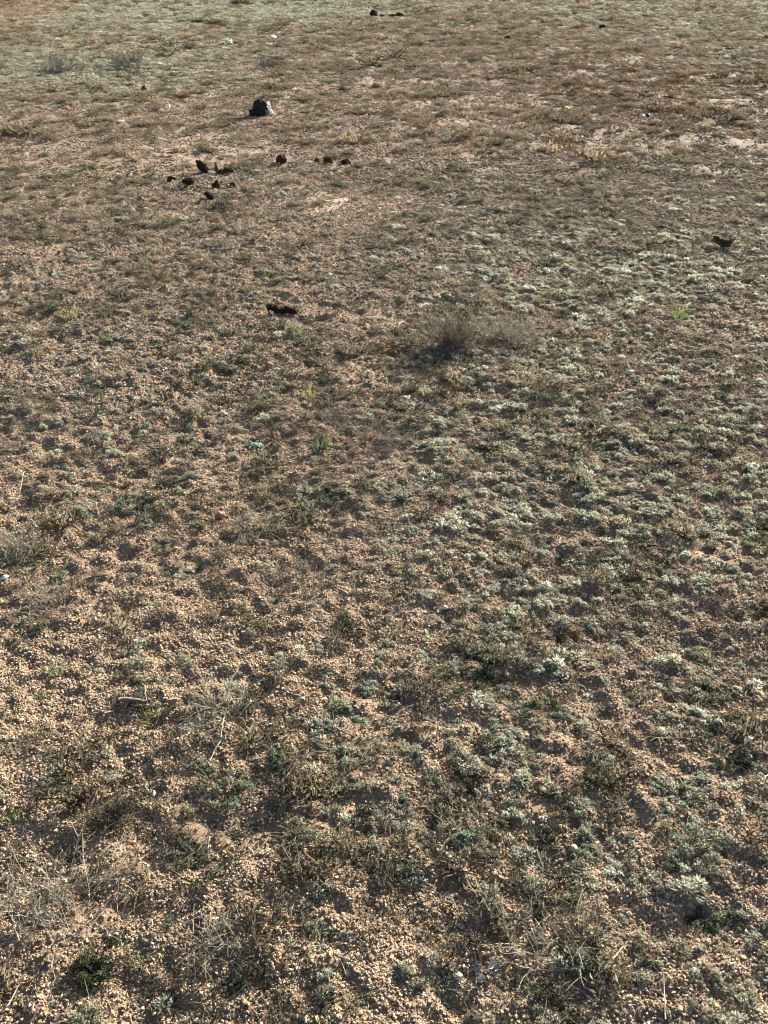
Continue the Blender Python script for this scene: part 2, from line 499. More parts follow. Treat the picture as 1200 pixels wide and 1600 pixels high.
def candidates(n_per_m2, y0, y1, spread=0.50, extra=0.45):
    """random ground points between two distances, over the view and a step to either side"""
    xm = spread * (y1 * math.cos(PITCH) + CAM_H * math.sin(PITCH)) + extra
    n = int(n_per_m2 * (y1 - y0) * 2 * xm)
    x = rng.uniform(-xm, xm, n); y = rng.uniform(y0, y1, n)
    half = spread * (y * math.cos(PITCH) + CAM_H * math.sin(PITCH)) + extra
    k = np.abs(x) < half
    return x[k], y[k]

# ------------------------------------------------------------------ ground object
gv = np.stack([XX, YY, HH], -1).reshape(-1, 3)
nx, ny = len(GX), len(GY)
ii, jj = np.meshgrid(np.arange(nx - 1), np.arange(ny - 1))
a0 = (jj * nx + ii).ravel()
quads = np.stack([a0, a0 + 1, a0 + nx + 1, a0 + nx], -1)
gme = np_mesh('ground', gv, quads.ravel(), np.full(len(quads), 4))
gme.polygons.foreach_set('use_smooth', [True] * len(quads))
gme.materials.append(M_soil)
ground = bpy.data.objects.new('ground', gme)
C.objects.link(ground)
ground['kind'] = 'structure'

# ------------------------------------------------------------------ gravel
stone_colours = 0.70 * np.array([(0.485, 0.365, 0.245), (0.445, 0.325, 0.22), (0.495, 0.39, 0.27), (0.39, 0.275, 0.185), (0.50, 0.395, 0.25),
                          (0.32, 0.245, 0.18), (0.42, 0.35, 0.28), (0.41, 0.295, 0.215), (0.54, 0.46, 0.36), (0.26, 0.20, 0.15)])
pm = []
for k in range(7):
    random.seed(500 + k)
    mb = MB()
    lump(mb, (0, 0, 0), (1, random.uniform(0.6, 0.95), random.uniform(0.55, 0.85)), 2 if k < 4 else 1, 0.75, (1, 1, 1), 1.1)
    pm.append(mb.mesh('pebble', M_pebble))
col_pebble = proto_collection('pebble_shapes', pm)

def far_drift(x, y):
    # reddish earth in the far left corner, dull brown earth far right
    a = np.exp(-((x + 8.8) / 3.2) ** 2 - ((y - 22.5) / 5) ** 2)[:, None]
    b = np.exp(-((x - 3.9) / 3.2) ** 2 - ((y - 11.5) / 3.2) ** 2)[:, None]
    return (1 - a * np.array([[0, .16, .27]])) * (1 - b * np.array([[.22, .30, .34]]))
def warm(x, y):
    """large soft drift of soil hue: redder and paler zones"""
    w = fbm(x, y, 0.7, 401, 2)[:, None]
    return 1 + np.concatenate([0.28 * w, 0.20 * w, 0.06 * w], 1)

PX, PY, PR = [], [], []
for y0, y1, rad, dens in ((0.55, 2.2, 0.00185, 74000), (2.2, 3.4, 0.0021, 54000), (3.4, 5.0, 0.0029, 27000), (5.0, 7.2, 0.0037, 15000)):
    x, y = candidates(dens, y0, y1, 0.46, 0.25)
    keep = rng.random(len(x)) > 0.92 * sand(x, y)
    x, y = x[keep], y[keep]
    PX.append(x); PY.append(y); PR.append(rad * np.exp(rng.normal(0, 0.42 if y0 < 2 else 0.34, len(x))))
gx, gy, gr = map(np.concatenate, (PX, PY, PR))
gr = np.minimum(gr, np.where(gy < 3, .0046, .0075))
ci = rng.integers(0, len(stone_colours), len(gx))
tint = stone_colours[ci] * np.exp(rng.normal(0, 0.13, (len(gx), 1))) * warm(gx, gy)
scatter('gravel', col_pebble, np.stack([gx, gy, ground_z(gx, gy) + gr * 0.42], -1),
        np.stack([rng.normal(0, 0.35, len(gx)), rng.normal(0, 0.35, len(gx)), rng.uniform(0, 6.283, len(gx))], -1),
        gr[:, None] * rng.uniform(0.7, 1.3, (len(gx), 3)), np.clip(tint, 0.02, 0.8), rng.integers(0, 7, len(gx)))

# far gravel: small clods and stones, larger patches of joined stones as seen from afar
fm = []
for k in range(6):
    random.seed(600 + k)
    mb = MB()
    for _ in range(110):
        a = random.uniform(0, 6.28); d = 0.24 * math.sqrt(random.random()); r = random.choice([0.004, 0.005, 0.006, 0.007, 0.011])
        c = stone_colours[random.randrange(10)] * random.uniform(0.8, 1.1)
        lump(mb, (d * math.cos(a), d * math.sin(a), r * 0.2), (r, r * random.uniform(.7, 1), r * random.uniform(.5, .75)), 1, 0.5, tuple(c), 1.1)
    fm.append(mb.mesh('stone_patch', M_pebble))
col_far = proto_collection('stone_patches', fm)
x, y = candidates(34, 6.9, 34, 0.5, 1.0)
keep = rng.random(len(x)) > 0.55 * sand(x, y); x, y = x[keep], y[keep]
sc = 1 + np.clip(y - 10, 0, 30) / 40
scatter('far_gravel', col_far, np.stack([x, y, ground_z(x, y) + 0.001], -1), np.stack([0 * x, 0 * x, rng.uniform(0, 6.283, len(x))], -1),
        np.repeat(sc[:, None], 3, 1), np.clip(warm(x, y) * far_drift(x, y) * np.exp(rng.normal(0, 0.12, (len(x), 1))), 0.2, 1.5), rng.integers(0, 6, len(x)))

# ------------------------------------------------------------------ things: helpers
def tag(o, label, cat, group=None):
    o['label'] = label; o['category'] = cat
    if group: o['group'] = group
    return o
def empty(name, loc, rz=0.0):
    o = bpy.data.objects.new(name, None)
    o.empty_display_size = 0.05
    C.objects.link(o)
    o.location = loc
    o.rotation_euler = (0, 0, rz)
    return o
def link(name, me, parent=None, loc=(0, 0, 0), rot=(0, 0, 0), scl=1.0, color=None):
    o = bpy.data.objects.new(name, me)
    C.objects.link(o)
    o.location = loc; o.rotation_euler = rot
    o.scale = (scl, scl, scl) if isinstance(scl, (int, float)) else scl
    if parent: o.parent = parent
    if color: o.color = (*color, 1)
    return o
def spot(px, py, foot=0.0):
    x, y, s = at(px, py)
    z = float(ground_z(x, y))
    if foot:
        zz = [float(ground_z(x + foot * math.cos(a), y + foot * math.sin(a))) for a in np.linspace(0, 6.283, 9)]
        z = .75 * z + .25 * max(zz + [z])
    # the ground here may stand above or below the zero level: slide along the line of sight
    y = y * (CAM_H - z) / CAM_H; x = x * (CAM_H - z) / CAM_H
    return float(x), float(y), float(max(z, ground_z(x, y))), float(s)

TAKEN = []                              # (x, y, radius) kept clear of scattered plants
def clear(x, y, r): TAKEN.append((x, y, r))

# ------------------------------------------------------------------ dung clods
def clod(px, py, w, h, label, shape='round', lean=0.0, color=(1, 1, 1), group='dark dung clods lying on the ground', sub=4):
    x, y, z, s = spot(px, py, .5 * w / at(px, py)[2])
    random.seed(int(px * 7 + py))
    W, H = .93 * w / s, .93 * h / s / math.cos(PITCH * 0.4)
    mb = MB()
    rot = Matrix.Rotation(lean, 3, 'Y')
    if shape == 'round':
        lump(mb, (0, 0, H * 0.45), (W / 2, W / 2 * random.uniform(.8, 1), H / 2 * 1.05), sub, 0.42, (1, 1, 1), 1.5, rot=rot)
        lump(mb, (W * 0.22, W * 0.05, H * 0.35), (W * .26, W * .26, H * .33), 3, 0.5, (1, 1, 1), 1.6)
    elif shape == 'long':                # a leaning or lying bar
        hl = math.hypot(W, H * abs(math.sin(lean))) * 0.52
        th = H * (0.50 - 0.24 * abs(math.sin(lean)))
        lump(mb, (0, 0, H * 0.52), (hl, th, th), sub, 0.40, (1, 1, 1), 1.7, rot=rot)
        lump(mb, (W * 0.12, 0.0, H * 0.4), (hl * .6, th * 1.05, th * 1.05), 3, 0.45, (1, 1, 1), 2.0, rot=rot)
    elif shape == 'cap':                 # wide top on a narrow foot
        lump(mb, (0, 0, H * 0.66), (W / 2, W * .42, H * .32), sub, 0.42, (1, 1, 1), 1.6)
        lump(mb, (W * 0.1, 0, H * 0.22), (W * .26, W * .26, H * .34), 3, 0.4, (1, 1, 1), 1.6)
    elif shape == 'dome':
        lump(mb, (0, 0, H * 0.15), (W / 2, W * .42, H * .85), sub, 0.30, (1, 1, 1), 1.6)
        lump(mb, (W * 0.2, 0, H * 0.1), (W * .34, W * .34, H * .55), 3, 0.4, (1, 1, 1), 1.6)
    elif shape == 'point':
        lump(mb, (-W * .06, 0, H * 0.3), (W * .44, W * .36, H * .36), sub, 0.4, (1, 1, 1), 1.6)
        lump(mb, (W * 0.05, 0, H * 0.62), (W * .22, W * .22, H * .40), 3, 0.35, (1, 1, 1), 1.6, rot=Matrix.Rotation(lean, 3, 'Y'))
    elif shape == 'broken':              # a cracked clod: upright flake, dark hollow, crumbs
        lump(mb, (-W * .38, 0, H * 0.55), (W * .10, W * .16, H * .5), 3, 0.5, (1, 1, 1), 1.8, rot=Matrix.Rotation(-0.3, 3, 'Y'))
        lump(mb, (-W * .1, 0, H * 0.25), (W * .22, W * .2, H * .28), 3, 0.5, (1, 1, 1), 1.8)
        lump(mb, (W * .18, W * .06, H * 0.35), (W * .2, W * .16, H * .28), 3, 0.5, (1, 1, 1), 1.8)
        lump(mb, (W * .42, 0, H * 0.38), (W * .12, W * .1, H * .22), 3, 0.5, (1, 1, 1), 1.8)
    o = link('dung_clod', mb.mesh('dung_clod', M_dung), loc=(x, y, z - 0.1 * H), color=color)
    tag(o, label, 'dung', group)
    clear(x, y, W * 0.55)
    return o

clod(317, 269, 17, 20, 'black dung bar leaning on end, tallest of the left cluster', 'long', 0.95)
clod(268, 283, 13, 10, 'small round dark clod, leftmost of the left cluster', 'round')
clod(296, 293, 20, 16, 'dark knobbly clod with wide top and narrow foot in left cluster', 'cap')
clod(338, 294, 13, 14, 'small pointed dark clod, between the leaning bar and the lowest clod', 'point', 0.4)
clod(328, 311, 17, 12, 'dark elongated clod tipped sideways, nearest of the left cluster', 'long', 0.5)
clod(350, 271, 30, 17, 'brown broken clod with an upright flake beside the leaning dark bar', 'broken', color=(2.4, 2.1, 1.6))
clod(364, 292, 9, 9, 'tiny greenish grey clod at the right edge of the left cluster', 'round', color=(1.8, 1.9, 1.5), sub=3)
clod(440, 254, 17, 14, 'lone round dark clod midway between the left cluster and the three in a row', 'round', color=(1.3, 1.25, 1.2))
clod(495, 252, 8, 6, 'tiny dark crumb, first from left of the right-hand row', 'round', sub=3)
clod(513, 255, 14, 12, 'grey dark rounded clod, middle of the right-hand row', 'round', color=(1.7, 1.7, 1.6))
clod(540, 257, 17, 10, 'black half-dome clod, last of the right-hand row', 'dome')
clod(584, 25, 13, 10, 'black peaked mound far off at the top centre', 'dome', group='dark mounds far off')
clod(597, 27, 8, 5, 'low brown lump right beside the black peaked mound', 'round', color=(2, 1.7, 1.3), group='dark mounds far off', sub=3)
clod(614, 27, 10, 6, 'dark brown lump, left of the far pair right of the peaked mound', 'round', color=(1.6, 1.4, 1.1), group='dark mounds far off', sub=3)
clod(624, 26, 12, 7, 'dark brown lump, right of the far pair right of the peaked mound', 'round', color=(1.5, 1.3, 1.1), group='dark mounds far off', sub=3)
clod(941, 44, 12, 6, 'low dark mound far off on the right side, alone in pale grass', 'dome', group='dark mounds far off')
clod(793, 61, 11, 6, 'small dark lump far off, nearer than the top centre mounds', 'dome', group='dark mounds far off', sub=3)
clod(225, 141, 11, 9, 'ochre brown clod standing at the edge of the silver weed band', 'point', 0.3, color=(4.5, 3.2, 1.3))

# the dark rock, turning pale towards its right side
x, y, z, s = spot(409, 178)
random.seed(31)
mb = MB()
W = 34 / s
lump(mb, (W * .02, 0, W * .26), (W * .40, W * .34, W * .40), 4, 0.2, (1, 1, 1), 1.5)
lump(mb, (-W * .10, -.01, W * .48), (W * .27, W * .26, W * .24), 4, 0.22, (1, 1, 1), 1.9)
lump(mb, (W * .12, .01, W * .50), (W * .22, W * .22, W * .20), 4, 0.25, (1, 1, 1), 1.9)
lump(mb, (-W * .28, -.01, W * .16), (W * .24, W * .24, W * .22), 4, 0.4, (1, 1, 1), 1.6)
lump(mb, (W * .22, .02, W * .30), (W * .22, W * .26, W * .30), 4, 0.35, (1, 1, 1), 1.6)
lump(mb, (W * .34, .03, W * .10), (W * .18, W * .2, W * .16), 4, 0.4, (1, 1, 1), 1.6)
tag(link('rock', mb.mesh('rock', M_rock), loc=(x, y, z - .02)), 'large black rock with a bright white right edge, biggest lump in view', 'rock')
clear(x, y, W * .6)

# ------------------------------------------------------------------ bark pieces, scraps, stones, sticks
def curl_strip(length, width, curve, arch, thick, n=12, m=5, seed=1, twist=0.3):
    """a curled strip with thickness, lying along X"""
    random.seed(seed)
    rows_t, rows_b = [], []
    off = random.uniform(0, 50)
    for i in range(n + 1):
        t = i / n - 0.5
        w = width * (1 - (abs(t) * 2) ** 3 * 0.75) * (1 + 0.25 * mnoise.noise(Vector((t * 5, off, 0))))
        rt, rb = [], []
        for j in range(m + 1):
            u = j / m - 0.5
            px_, py_ = t * length, u * w + curve * t * t * length
            pz_ = arch * (u * u * 4) * width + 0.35 * width * mnoise.noise(Vector((t * 4, u * 2, off))) + twist * t * u * width + abs(t) ** 2 * width * 0.8
            rt.append((px_, py_, pz_ + thick)); rb.append((px_, py_, pz_))
        rows_t.append(rt); rows_b.append(rb)
    vs = [v for r in rows_t for v in r] + [v for r in rows_b for v in r]
    k = (n + 1) * (m + 1); fs = []
    idx = lambda i, j: i * (m + 1) + j
    for i in range(n):
        for j in range(m):
            a = (idx(i, j), idx(i + 1, j), idx(i + 1, j + 1), idx(i, j + 1))
            fs.append(tuple(reversed(a))); fs.append(tuple(v + k for v in a))
    for i in range(n):
        for j in (0, m):
            a = (idx(i, j), idx(i + 1, j), idx(i + 1, j) + k, idx(i, j) + k)
            fs.append(a if j == 0 else tuple(reversed(a)))
    for j in range(m):
        for i in (0, n):
            a = (idx(i, j), idx(i, j + 1), idx(i, j + 1) + k, idx(i, j) + k)
            fs.append(tuple(reversed(a)) if i == 0 else a)
    return vs, fs

def strip(name, px, py, w, wid, mat, label, cat, rz=0.0, tilt=0.0, arch=0.6, seed=1, lift=0.004, pitch=0.0, thick=0.15, group=None):
    x, y, z, s = spot(px, py)
    Lm, Wm = w / s, wid / s
    mb = MB()
    vs, fs = curl_strip(Lm, Wm, 0.25, arch, Wm * thick, seed=seed)
    mb.add(vs, fs, (1, 1, 1))
    o = link(name, mb.mesh(name, mat), loc=(x, y, z + lift), rot=(pitch, tilt, rz))
    tag(o, label, cat, group)
    clear(x, y, Lm * .45)
    return o

strip('bark_piece', 1125, 387, 30, 11, M_bark, 'dark curled piece of bark at the right with upturned edge', 'bark', -0.5, 0.22, 0.7, 3, 0.012, R(24))
mbx, mby, mbz, mbs = spot(441, 491)
random.seed(77)
mb = MB()
for k in range(7):
    t = k / 6 - .5
    lump(mb, (t * 38 / mbs, 0.006 * math.sin(k * 2), 0.018 + 0.003 * math.sin(k * 1.7) + (0.008 if k == 0 else 0)), (0.020, 0.017, 0.015), 3, 0.45, (1, 1, 1), 1.6)
tag(link('dung_bar', mb.mesh('dung_bar', M_dung), loc=(mbx, mby, mbz + .001), rot=(0, R(3), R(-8)), color=(1, .95, .9)), 'long black ridged dung bar lying flat above the teal wrapper', 'dung')
clear(mbx, mby, .06)

# teal wrapper: crumpled body and pleated twisted end
wx, wy, wz, ws = spot(398, 698)
root = empty('candy_wrapper', (wx, wy, wz + .004), R(-8))
root.scale = (.8, .8, .8)
tag(root, 'crumpled shiny teal foil wrapper lying on the gravel', 'wrapper')
mb = MB(); random.seed(8)
vs, fs = ICO[3]
mb.add([Vector((v.x * .026, v.y * .017, v.z * .008)) * (1 + .45 * mnoise.noise(v * 2.2)) + Vector((.008, 0, .004)) for v in vs], fs, (1, 1, 1))
link('wrapper_body', mb.mesh('wrapper_body', M_teal), root)
mb = MB()
nf = 14
vv = [(-.016, 0, .004)]
for k in range(nf + 1):
    a = math.pi - 0.95 + 1.9 * k / nf
    vv.append((-.016 + .022 * math.cos(a), .022 * math.sin(a), .004 + (.005 if k % 2 else -.003)))
fs = [(0, k + 1, k + 2) for k in range(nf)]
vv2 = vv + [(a, b, c - .0006) for a, b, c in vv]
fs2 = fs + [tuple(reversed([i + nf + 2 for i in f])) for f in fs]
mb.add(vv2, fs2, (1, 1, 1))
link('wrapper_end', mb.mesh('wrapper_end', M_teal), root)
clear(wx, wy, .05)

# flower-like shell fragments bottom centre
fx, fy, fz, fs_ = spot(757, 1524)
root = empty('shell_fragments', (fx, fy, fz + .006), 0.2)
tag(root, 'cluster of thin white broken shell flakes low in the middle of the gravel', 'shell')
for k, (dx, dy, l, w, rz, tl, m) in enumerate([(-.016, .012, .017, .014, 1.2, .7, M_shade_grey), (-.012, .006, .022, .008, 1.1, .4, M_white), (.012, .010, .020, .009, 0.9, .6, M_white), (.020, .004, .018, .008, 0.5, .5, M_white), (-.012, -.016, .013, .012, 0.1, .2, M_white), (0.002, -.002, .018, .003, -.6, .1, M_white), (.014, -.004, .016, .008, 1.5, .8, M_shade_grey)]):
    mb = MB()
    v_, f_ = curl_strip(l, w, .2, .9, .0008, 8, 4, 40 + k)
    mb.add(v_, f_, (1, 1, 1))
    link('flake', mb.mesh('flake', m), root, (dx, dy, .004 + .002 * (k % 3)), (tl, -.2, rz))
clear(fx, fy, .04)

def scrap(name, px, py, w, d, mat, label, cat, rz=0.0, seed=1, hz=0.5, group=None, tilt=0.25, sub=2):
    x, y, z, s = spot(px, py, .5 * w / at(px, py)[2])
    random.seed(seed * 13 + 5)
    mb = MB()
    w *= .85; d *= .85
    lump(mb, (0, 0, 0), (w / s / 2, d / s / 2, w / s / 2 * hz), sub, 0.45, (1, 1, 1), 1.2)
    o = link(name, mb.mesh(name, mat), loc=(x, y, z + w / s * hz * 0.36 + .004), rot=(tilt, -.1, rz))
    tag(o, label, cat, group)
    clear(x, y, w / s * .5)
    return o
scrap('white_stone', 427, 60, 11, 18, M_white, 'flat white stone far off, left of centre near the top edge', 'stone', 0, 1, .4)
scrap('white_stone', 1004, 183, 9, 14, M_white, 'bright white chip touching a black scrap on the right', 'stone', 0, 2, .45)
scrap('black_scrap', 1012, 183, 8, 12, M_black, 'small black scrap just right of the bright white chip', 'scrap', 0, 3, .8)
scrap('white_stone', 1013, 514, 10, 9, M_white, 'bright white chip below left of the green grass tuft', 'stone', 0.5, 4, .6)
scrap('white_stone', 515, 431, 8, 10, M_white, 'small white chip right of the lying dung bar and above it', 'stone', 0.2, 5, .5)
scrap('white_stone', 1170, 1159, 16, 9, M_white, 'white angular chip beside the dark green plant at the right edge', 'stone', 0.5, 6, .45)
scrap('white_stone', 241, 1243, 6, 13, M_white, 'white upright chip in gravel above the dark twiggy tuft', 'stone', 0.1, 7, .8)
scrap('white_stone', 695, 953, 12, 9, M_cream, 'cream white pebble among silver cushions in the middle of the ground', 'stone', -.4, 8, .55)
scrap('white_stone', 1048, 665, 16, 10, M_cream, 'cream flat chip among silver cushions at the right', 'stone', -.3, 9, .35)
scrap('white_stone', 982, 588, 22, 10, M_cream, 'long pale flat stone below the white chip at the right', 'stone', 0.1, 10, .3)
scrap('white_stone', 368, 761, 12, 8, M_cream, 'pale chip below the teal wrapper', 'stone', 0.3, 11, .4)
scrap('white_stone', 1190, 437, 9, 8, M_white, 'tiny white chip at the right edge below the bark', 'stone', 0.3, 12, .5)
scrap('white_stone', 264, 168, 6, 9, M_cream, 'pale pebble below the ochre brown clod', 'stone', .3, 13, .6)
scrap('white_stone', 717, 1530, 14, 12, M_cream, 'cream stone left of the broken shell flakes', 'stone', .6, 15, .6)
scrap('white_stone', 8, 905, 14, 12, M_white, 'white chip at the left edge halfway down', 'stone', 0, 16, .4)
scrap('tan_stone', 822, 1332, 12, 10, M_tan, 'tan rounded pebble in the right foreground beside silver sprigs', 'stone', 0, 17, .8)
scrap('tan_stone', 430, 853, 16, 10, M_tan, 'tan wedge-shaped pebble left of the middle', 'stone', .5, 18, .6)
scrap('tan_stone', 895, 1331, 18, 15, M_tan, 'yellowish tan crumbly stone in the right foreground', 'stone', .2, 19, .8)
scrap('reddish_stone', 421, 575, 14, 12, M_red, 'small reddish round stone between the dung bar and the wrapper', 'stone', 0, 20, .9)
scrap('reddish_stone', 1137, 855, 20, 10, M_red, 'flat reddish stone among silver plants near the right edge', 'stone', 0.2, 21, .4)
scrap('reddish_stone', 273, 1103, 24, 15, M_red, 'reddish rough stone beside the wiry dry bush', 'stone', .45, 22, .7, sub=3)
scrap('reddish_stone', 345, 810, 17, 12, M_red, 'dull red stone in the shade of a dry tuft left of middle', 'stone', .2, 23, .8)
scrap('yellow_leaf', 868, 1277, 10, 8, M_yellow, 'small yellow dry leaf lying in the right foreground', 'leaf', .2, 24, .4)
scrap('yellow_leaf', 886, 170, 9, 12, M_yellow, 'orange yellow leaf scrap far off right of centre', 'leaf', .2, 25, .4)
scrap('tan_stone', 1106, 1436 + 40, 10, 8, M_tan, 'tan pebble just below the dark green sprig in the lower right', 'stone', .2, 26, .7)

def stick(name, px0, py0, px1, py1, r, mat, label, cat, lift=0.006, wob=0.006, seed=3, n=7, arch=0.0):
    x0, y0, _ = at(px0, py0); x1, y1, _ = at(px1, py1)
    random.seed(seed)
    cx, cy = (x0 + x1) / 2, (y0 + y1) / 2
    cz = float(ground_z(cx, cy))
    pts = []
    for k in range(n):
        t = k / (n - 1)
        x, y = x0 + (x1 - x0) * t, y0 + (y1 - y0) * t
        w = 0 if k in (0, n - 1) else wob
        pts.append((x - cx + random.uniform(-w, w), y - cy + random.uniform(-w, w), float(ground_z(x, y)) - cz + lift + arch * math.sin(t * math.pi)))
    mb = MB()
    tube(mb, pts, r, r * .7, (1, 1, 1), 6)
    o = link(name, mb.mesh(name, mat, True), loc=(cx, cy, cz))
    tag(o, label, cat)
    return o
stick('stick', 189, 1107, 233, 1108, .006, M_wood, 'short thick grey weathered stick left of the reddish stone', 'stick', .014, .001, 5)
stick('dry_stalk', 354, 1122, 347, 1166, .0016, M_dry, 'pale thin stalk lying below the wiry dry bush', 'stalk', .012, .002, 6)
stick('dry_stalk', 347, 1168, 330, 1200, .0012, M_dry, 'short pale stalk continuing below the longer stalk under the bush', 'stalk', .010, .002, 7)
stick('dry_stalk', 223, 1062, 231, 1104, .0013, M_dry, 'pale curved stalk above the grey weathered stick', 'stalk', .012, .003, 8)
stick('dry_stalk', 36, 1488, 22, 1440, .0016, M_dry, 'pale stalk hooked below the wiry bush in the lower left corner', 'stalk', .014, .003, 9)
stick('dry_stalk', 1032, 1530, 1038, 1600, .0016, M_dry, 'long straight pale stalk at the lower right frame edge', 'stalk', .012, .002, 10)
stick('dry_stalk', 957, 1504, 985, 1472, .0014, M_dry, 'pale yellowish stalk lying right of the wiry tangle', 'stalk', .012, .002, 11)
stick('dry_stalk', 1188, 1240, 1200, 1214, .0018, M_dry, 'white curved stalk at the right edge', 'stalk', .012, .003, 12, arch=.01)
stick('dry_stalk', 1172, 1170, 1204, 1184, .0016, M_dry, 'thin twig below the white angular chip at the right edge', 'stalk', .012, .002, 13)
stick('dry_stalk', 326, 1335, 331, 1318, .0013, M_dry, 'short pale bent twig standing in lower left gravel', 'stalk', .012, .002, 14, arch=.01)
stick('dry_stalk', 30, 760, 40, 735, .0014, M_dry, 'thin pale stalk at the left edge above middle', 'stalk', .012, .002, 15)
stick('dry_stalk', 16, 1590, 42, 1545, .0014, M_dry, 'thin stalk in the bottom left corner', 'stalk', .012, .003, 16)

# ------------------------------------------------------------------ dry bushes and grass tufts
def stem_mesh(seed, length, spread, branchlets, r=0.0012, shade=(1, 1, 1)):
    random.seed(seed)
    mb = MB()
    p = Vector((0, 0, -.004)); d = Vector((spread, 0, 1)).normalized()
    pts = [p.copy()]
    for k in range(5):
        d = (d + Vector((random.uniform(-.22, .25), random.uniform(-.22, .22), random.uniform(-.2, .12)))).normalized()
        p = p + d * length / 5
        pts.append(p.copy())
    tube(mb, pts, r, r * .45, shade)
    for _ in range(branchlets):
        k = random.randrange(1, 5)
        q = pts[k].lerp(pts[k + 1], random.random())
        e = ((pts[k + 1] - pts[k]).normalized() + Vector((random.uniform(-.8, .8), random.uniform(-.8, .8), random.uniform(-.2, .7)))).normalized()
        l = length * random.uniform(.15, .38)
        m = q + e * l * .5 + Vector((random.uniform(-.1, .1), random.uniform(-.1, .1), .05)) * l
        v = grey(random.uniform(.7, 1.15), .1)
        tube(mb, [q, m, q + e * l], r * .6, r * .35, tuple(a * b for a, b in zip(shade, v)))
        for _ in range(2):
            leaf(mb, m.lerp(q + e * l, random.random()), rand_up(1.5), random.uniform(.004, .008), .002, tuple(a * b for a, b in zip(shade, v)))
    return mb.mesh('stem', M_straw)

def bush(name, px, py, wpx, hpx, n, label, cat, color, seed, spread=(0.2, 1.6), branch=7, r=0.0012, variants=5, lean=(0, 0), jit=0.25, group=None):
    """a dry bush of separate stems rising from one base"""
    x, y, z, s = spot(px, py)
    W, H = wpx / s, hpx / s * .8
    root = empty(name, (x, y, z))
    tag(root, label, cat, group)
    color = tuple(.8 * (.85 * c + .15 * sum(color) / 3) for c in color)
    ang = PITCH + math.atan((py - 800) / F_PX)
    Ls = max(W * .42, H / max(.5, math.cos(ang)))
    stems = [stem_mesh(seed * 50 + k, Ls, spread[0] + (spread[1] - spread[0]) * k / (variants - 1), branch, r) for k in range(variants)]
    rr = random.Random(seed)
    first = {}
    for k in range(n):
        a = rr.uniform(0, 6.283)
        v = rr.randrange(variants)
        o0 = first.get(v)
        o = o0.copy() if o0 else bpy.data.objects.new('stem', stems[v])
        first.setdefault(v, o)
        C.objects.link(o)
        o.parent = root
        d = W * .5 * jit * math.sqrt(rr.random()); b = rr.uniform(0, 6.283)
        o.location = (d * math.cos(b), d * math.sin(b), 0)
        o.rotation_euler = (rr.uniform(-.15, .15) + lean[0], rr.uniform(-.15, .15) + lean[1], a)
        k_ = rr.uniform(.6, 1.1)
        o.scale = (k_, k_, k_)
        g = rr.uniform(.75, 1.2)
        o.color = (color[0] * g, color[1] * g, color[2] * g, 1)
    mb = MB(); random.seed(seed * 3 + 1)
    for k in range(5):
        lump(mb, (random.uniform(-.06, .06) * W, random.uniform(-.06, .06) * W, .002), (W * .05, W * .04, W * .035), 2, .5, grey(.7, .2), 1.5)
    link('root_crown', mb.mesh('root_crown', M_straw), root, color=tuple(.6 * c for c in color))
    mb = MB()
    for k in range(70):
        a = random.uniform(0, 6.283); d = W * .5 * math.sqrt(random.random())
        q = Vector((d * math.cos(a), d * math.sin(a), random.uniform(.003, .02)))
        b_ = random.uniform(0, 6.283); l = random.uniform(.02, .06) * max(1, r / .0014)
        e = Vector((math.cos(b_), math.sin(b_), random.uniform(-.1, .5))) * l
        tube(mb, [q, q + e * .5 + Vector((0, 0, .004)), q + e], r * .6, r * .35, grey(random.uniform(.6, 1.1), .1))
    o = link('fine_twigs', mb.mesh('fine_twigs', M_straw), root, color=color)
    o['kind'] = 'stuff'
    clear(x, y, W * .2)
    return root
BR = (0.40, 0.355, 0.27); PALE = (0.48, 0.45, 0.34); GREYB = (0.32, 0.30, 0.25); DARK = (0.13, 0.11, 0.08)
bush('dry_bush', 708, 540, 95, 58, 120, 'brown twiggy dry bush, the tallest plant, right of centre', 'bush', BR, 1, (.1, 1.0), 10, .0018, jit=.45)
bush('dry_bush', 795, 530, 105, 42, 80, 'pale straw dry bush just right of the brown bush', 'bush', PALE, 2, (.2, 1.3), 9, .0014, jit=.8)
bush('dry_bush', 345, 1108, 115, 54, 34, 'wiry dry bush with bare stalks beside the reddish stone', 'bush', PALE, 3, (.2, 1.8), 3, .0012, jit=.5)
bush('dry_bush', 60, 1440, 190, 84, 46, 'large wiry dry bush in the lower left corner', 'bush', (.46, .42, .33), 4, (.5, 2.6), 6, .0011, jit=.85)
bush('dry_bush', 845, 1470, 180, 55, 40, 'flattened wiry tangle of grey twigs at the bottom right', 'bush', (.40, .36, .27), 5, (.9, 2.8), 3, .0012, jit=.7)
bush('dry_bush', 178, 1282, 65, 34, 34, 'dark twiggy tuft below the white upright chip', 'bush', (.16, .14, .10), 6, (.2, 1.6), 6, .0014, jit=.5)
bush('dry_bush', 535, 660, 85, 32, 34, 'grey dead bush left of the centre, above the green plant', 'bush', GREYB, 7, (.4, 2.0), 6, .0014, jit=.7)
bush('dry_bush', 600, 695, 110, 38, 44, 'grey dead spreading bush right of the green plant in the centre', 'bush', GREYB, 8, (.4, 2.0), 6, .0014, jit=.8)
bush('dry_bush', 25, 862, 90, 40, 30, 'straw coloured tuft at the left edge halfway down', 'bush', PALE, 9, (.3, 1.8), 4, .0012, jit=.7)
bush('dry_bush', 395, 825, 85, 32, 26, 'dark dry twig tuft left of centre, below the teal wrapper', 'bush', BR, 10, (.4, 2.0), 5, .0012, jit=.6)
bush('dry_bush', 340, 1490 - 15, 100, 38, 26, 'brown wiry tuft low in the left foreground with curling twigs', 'bush', BR, 11, (.8, 2.6), 3, .0013, jit=.5)
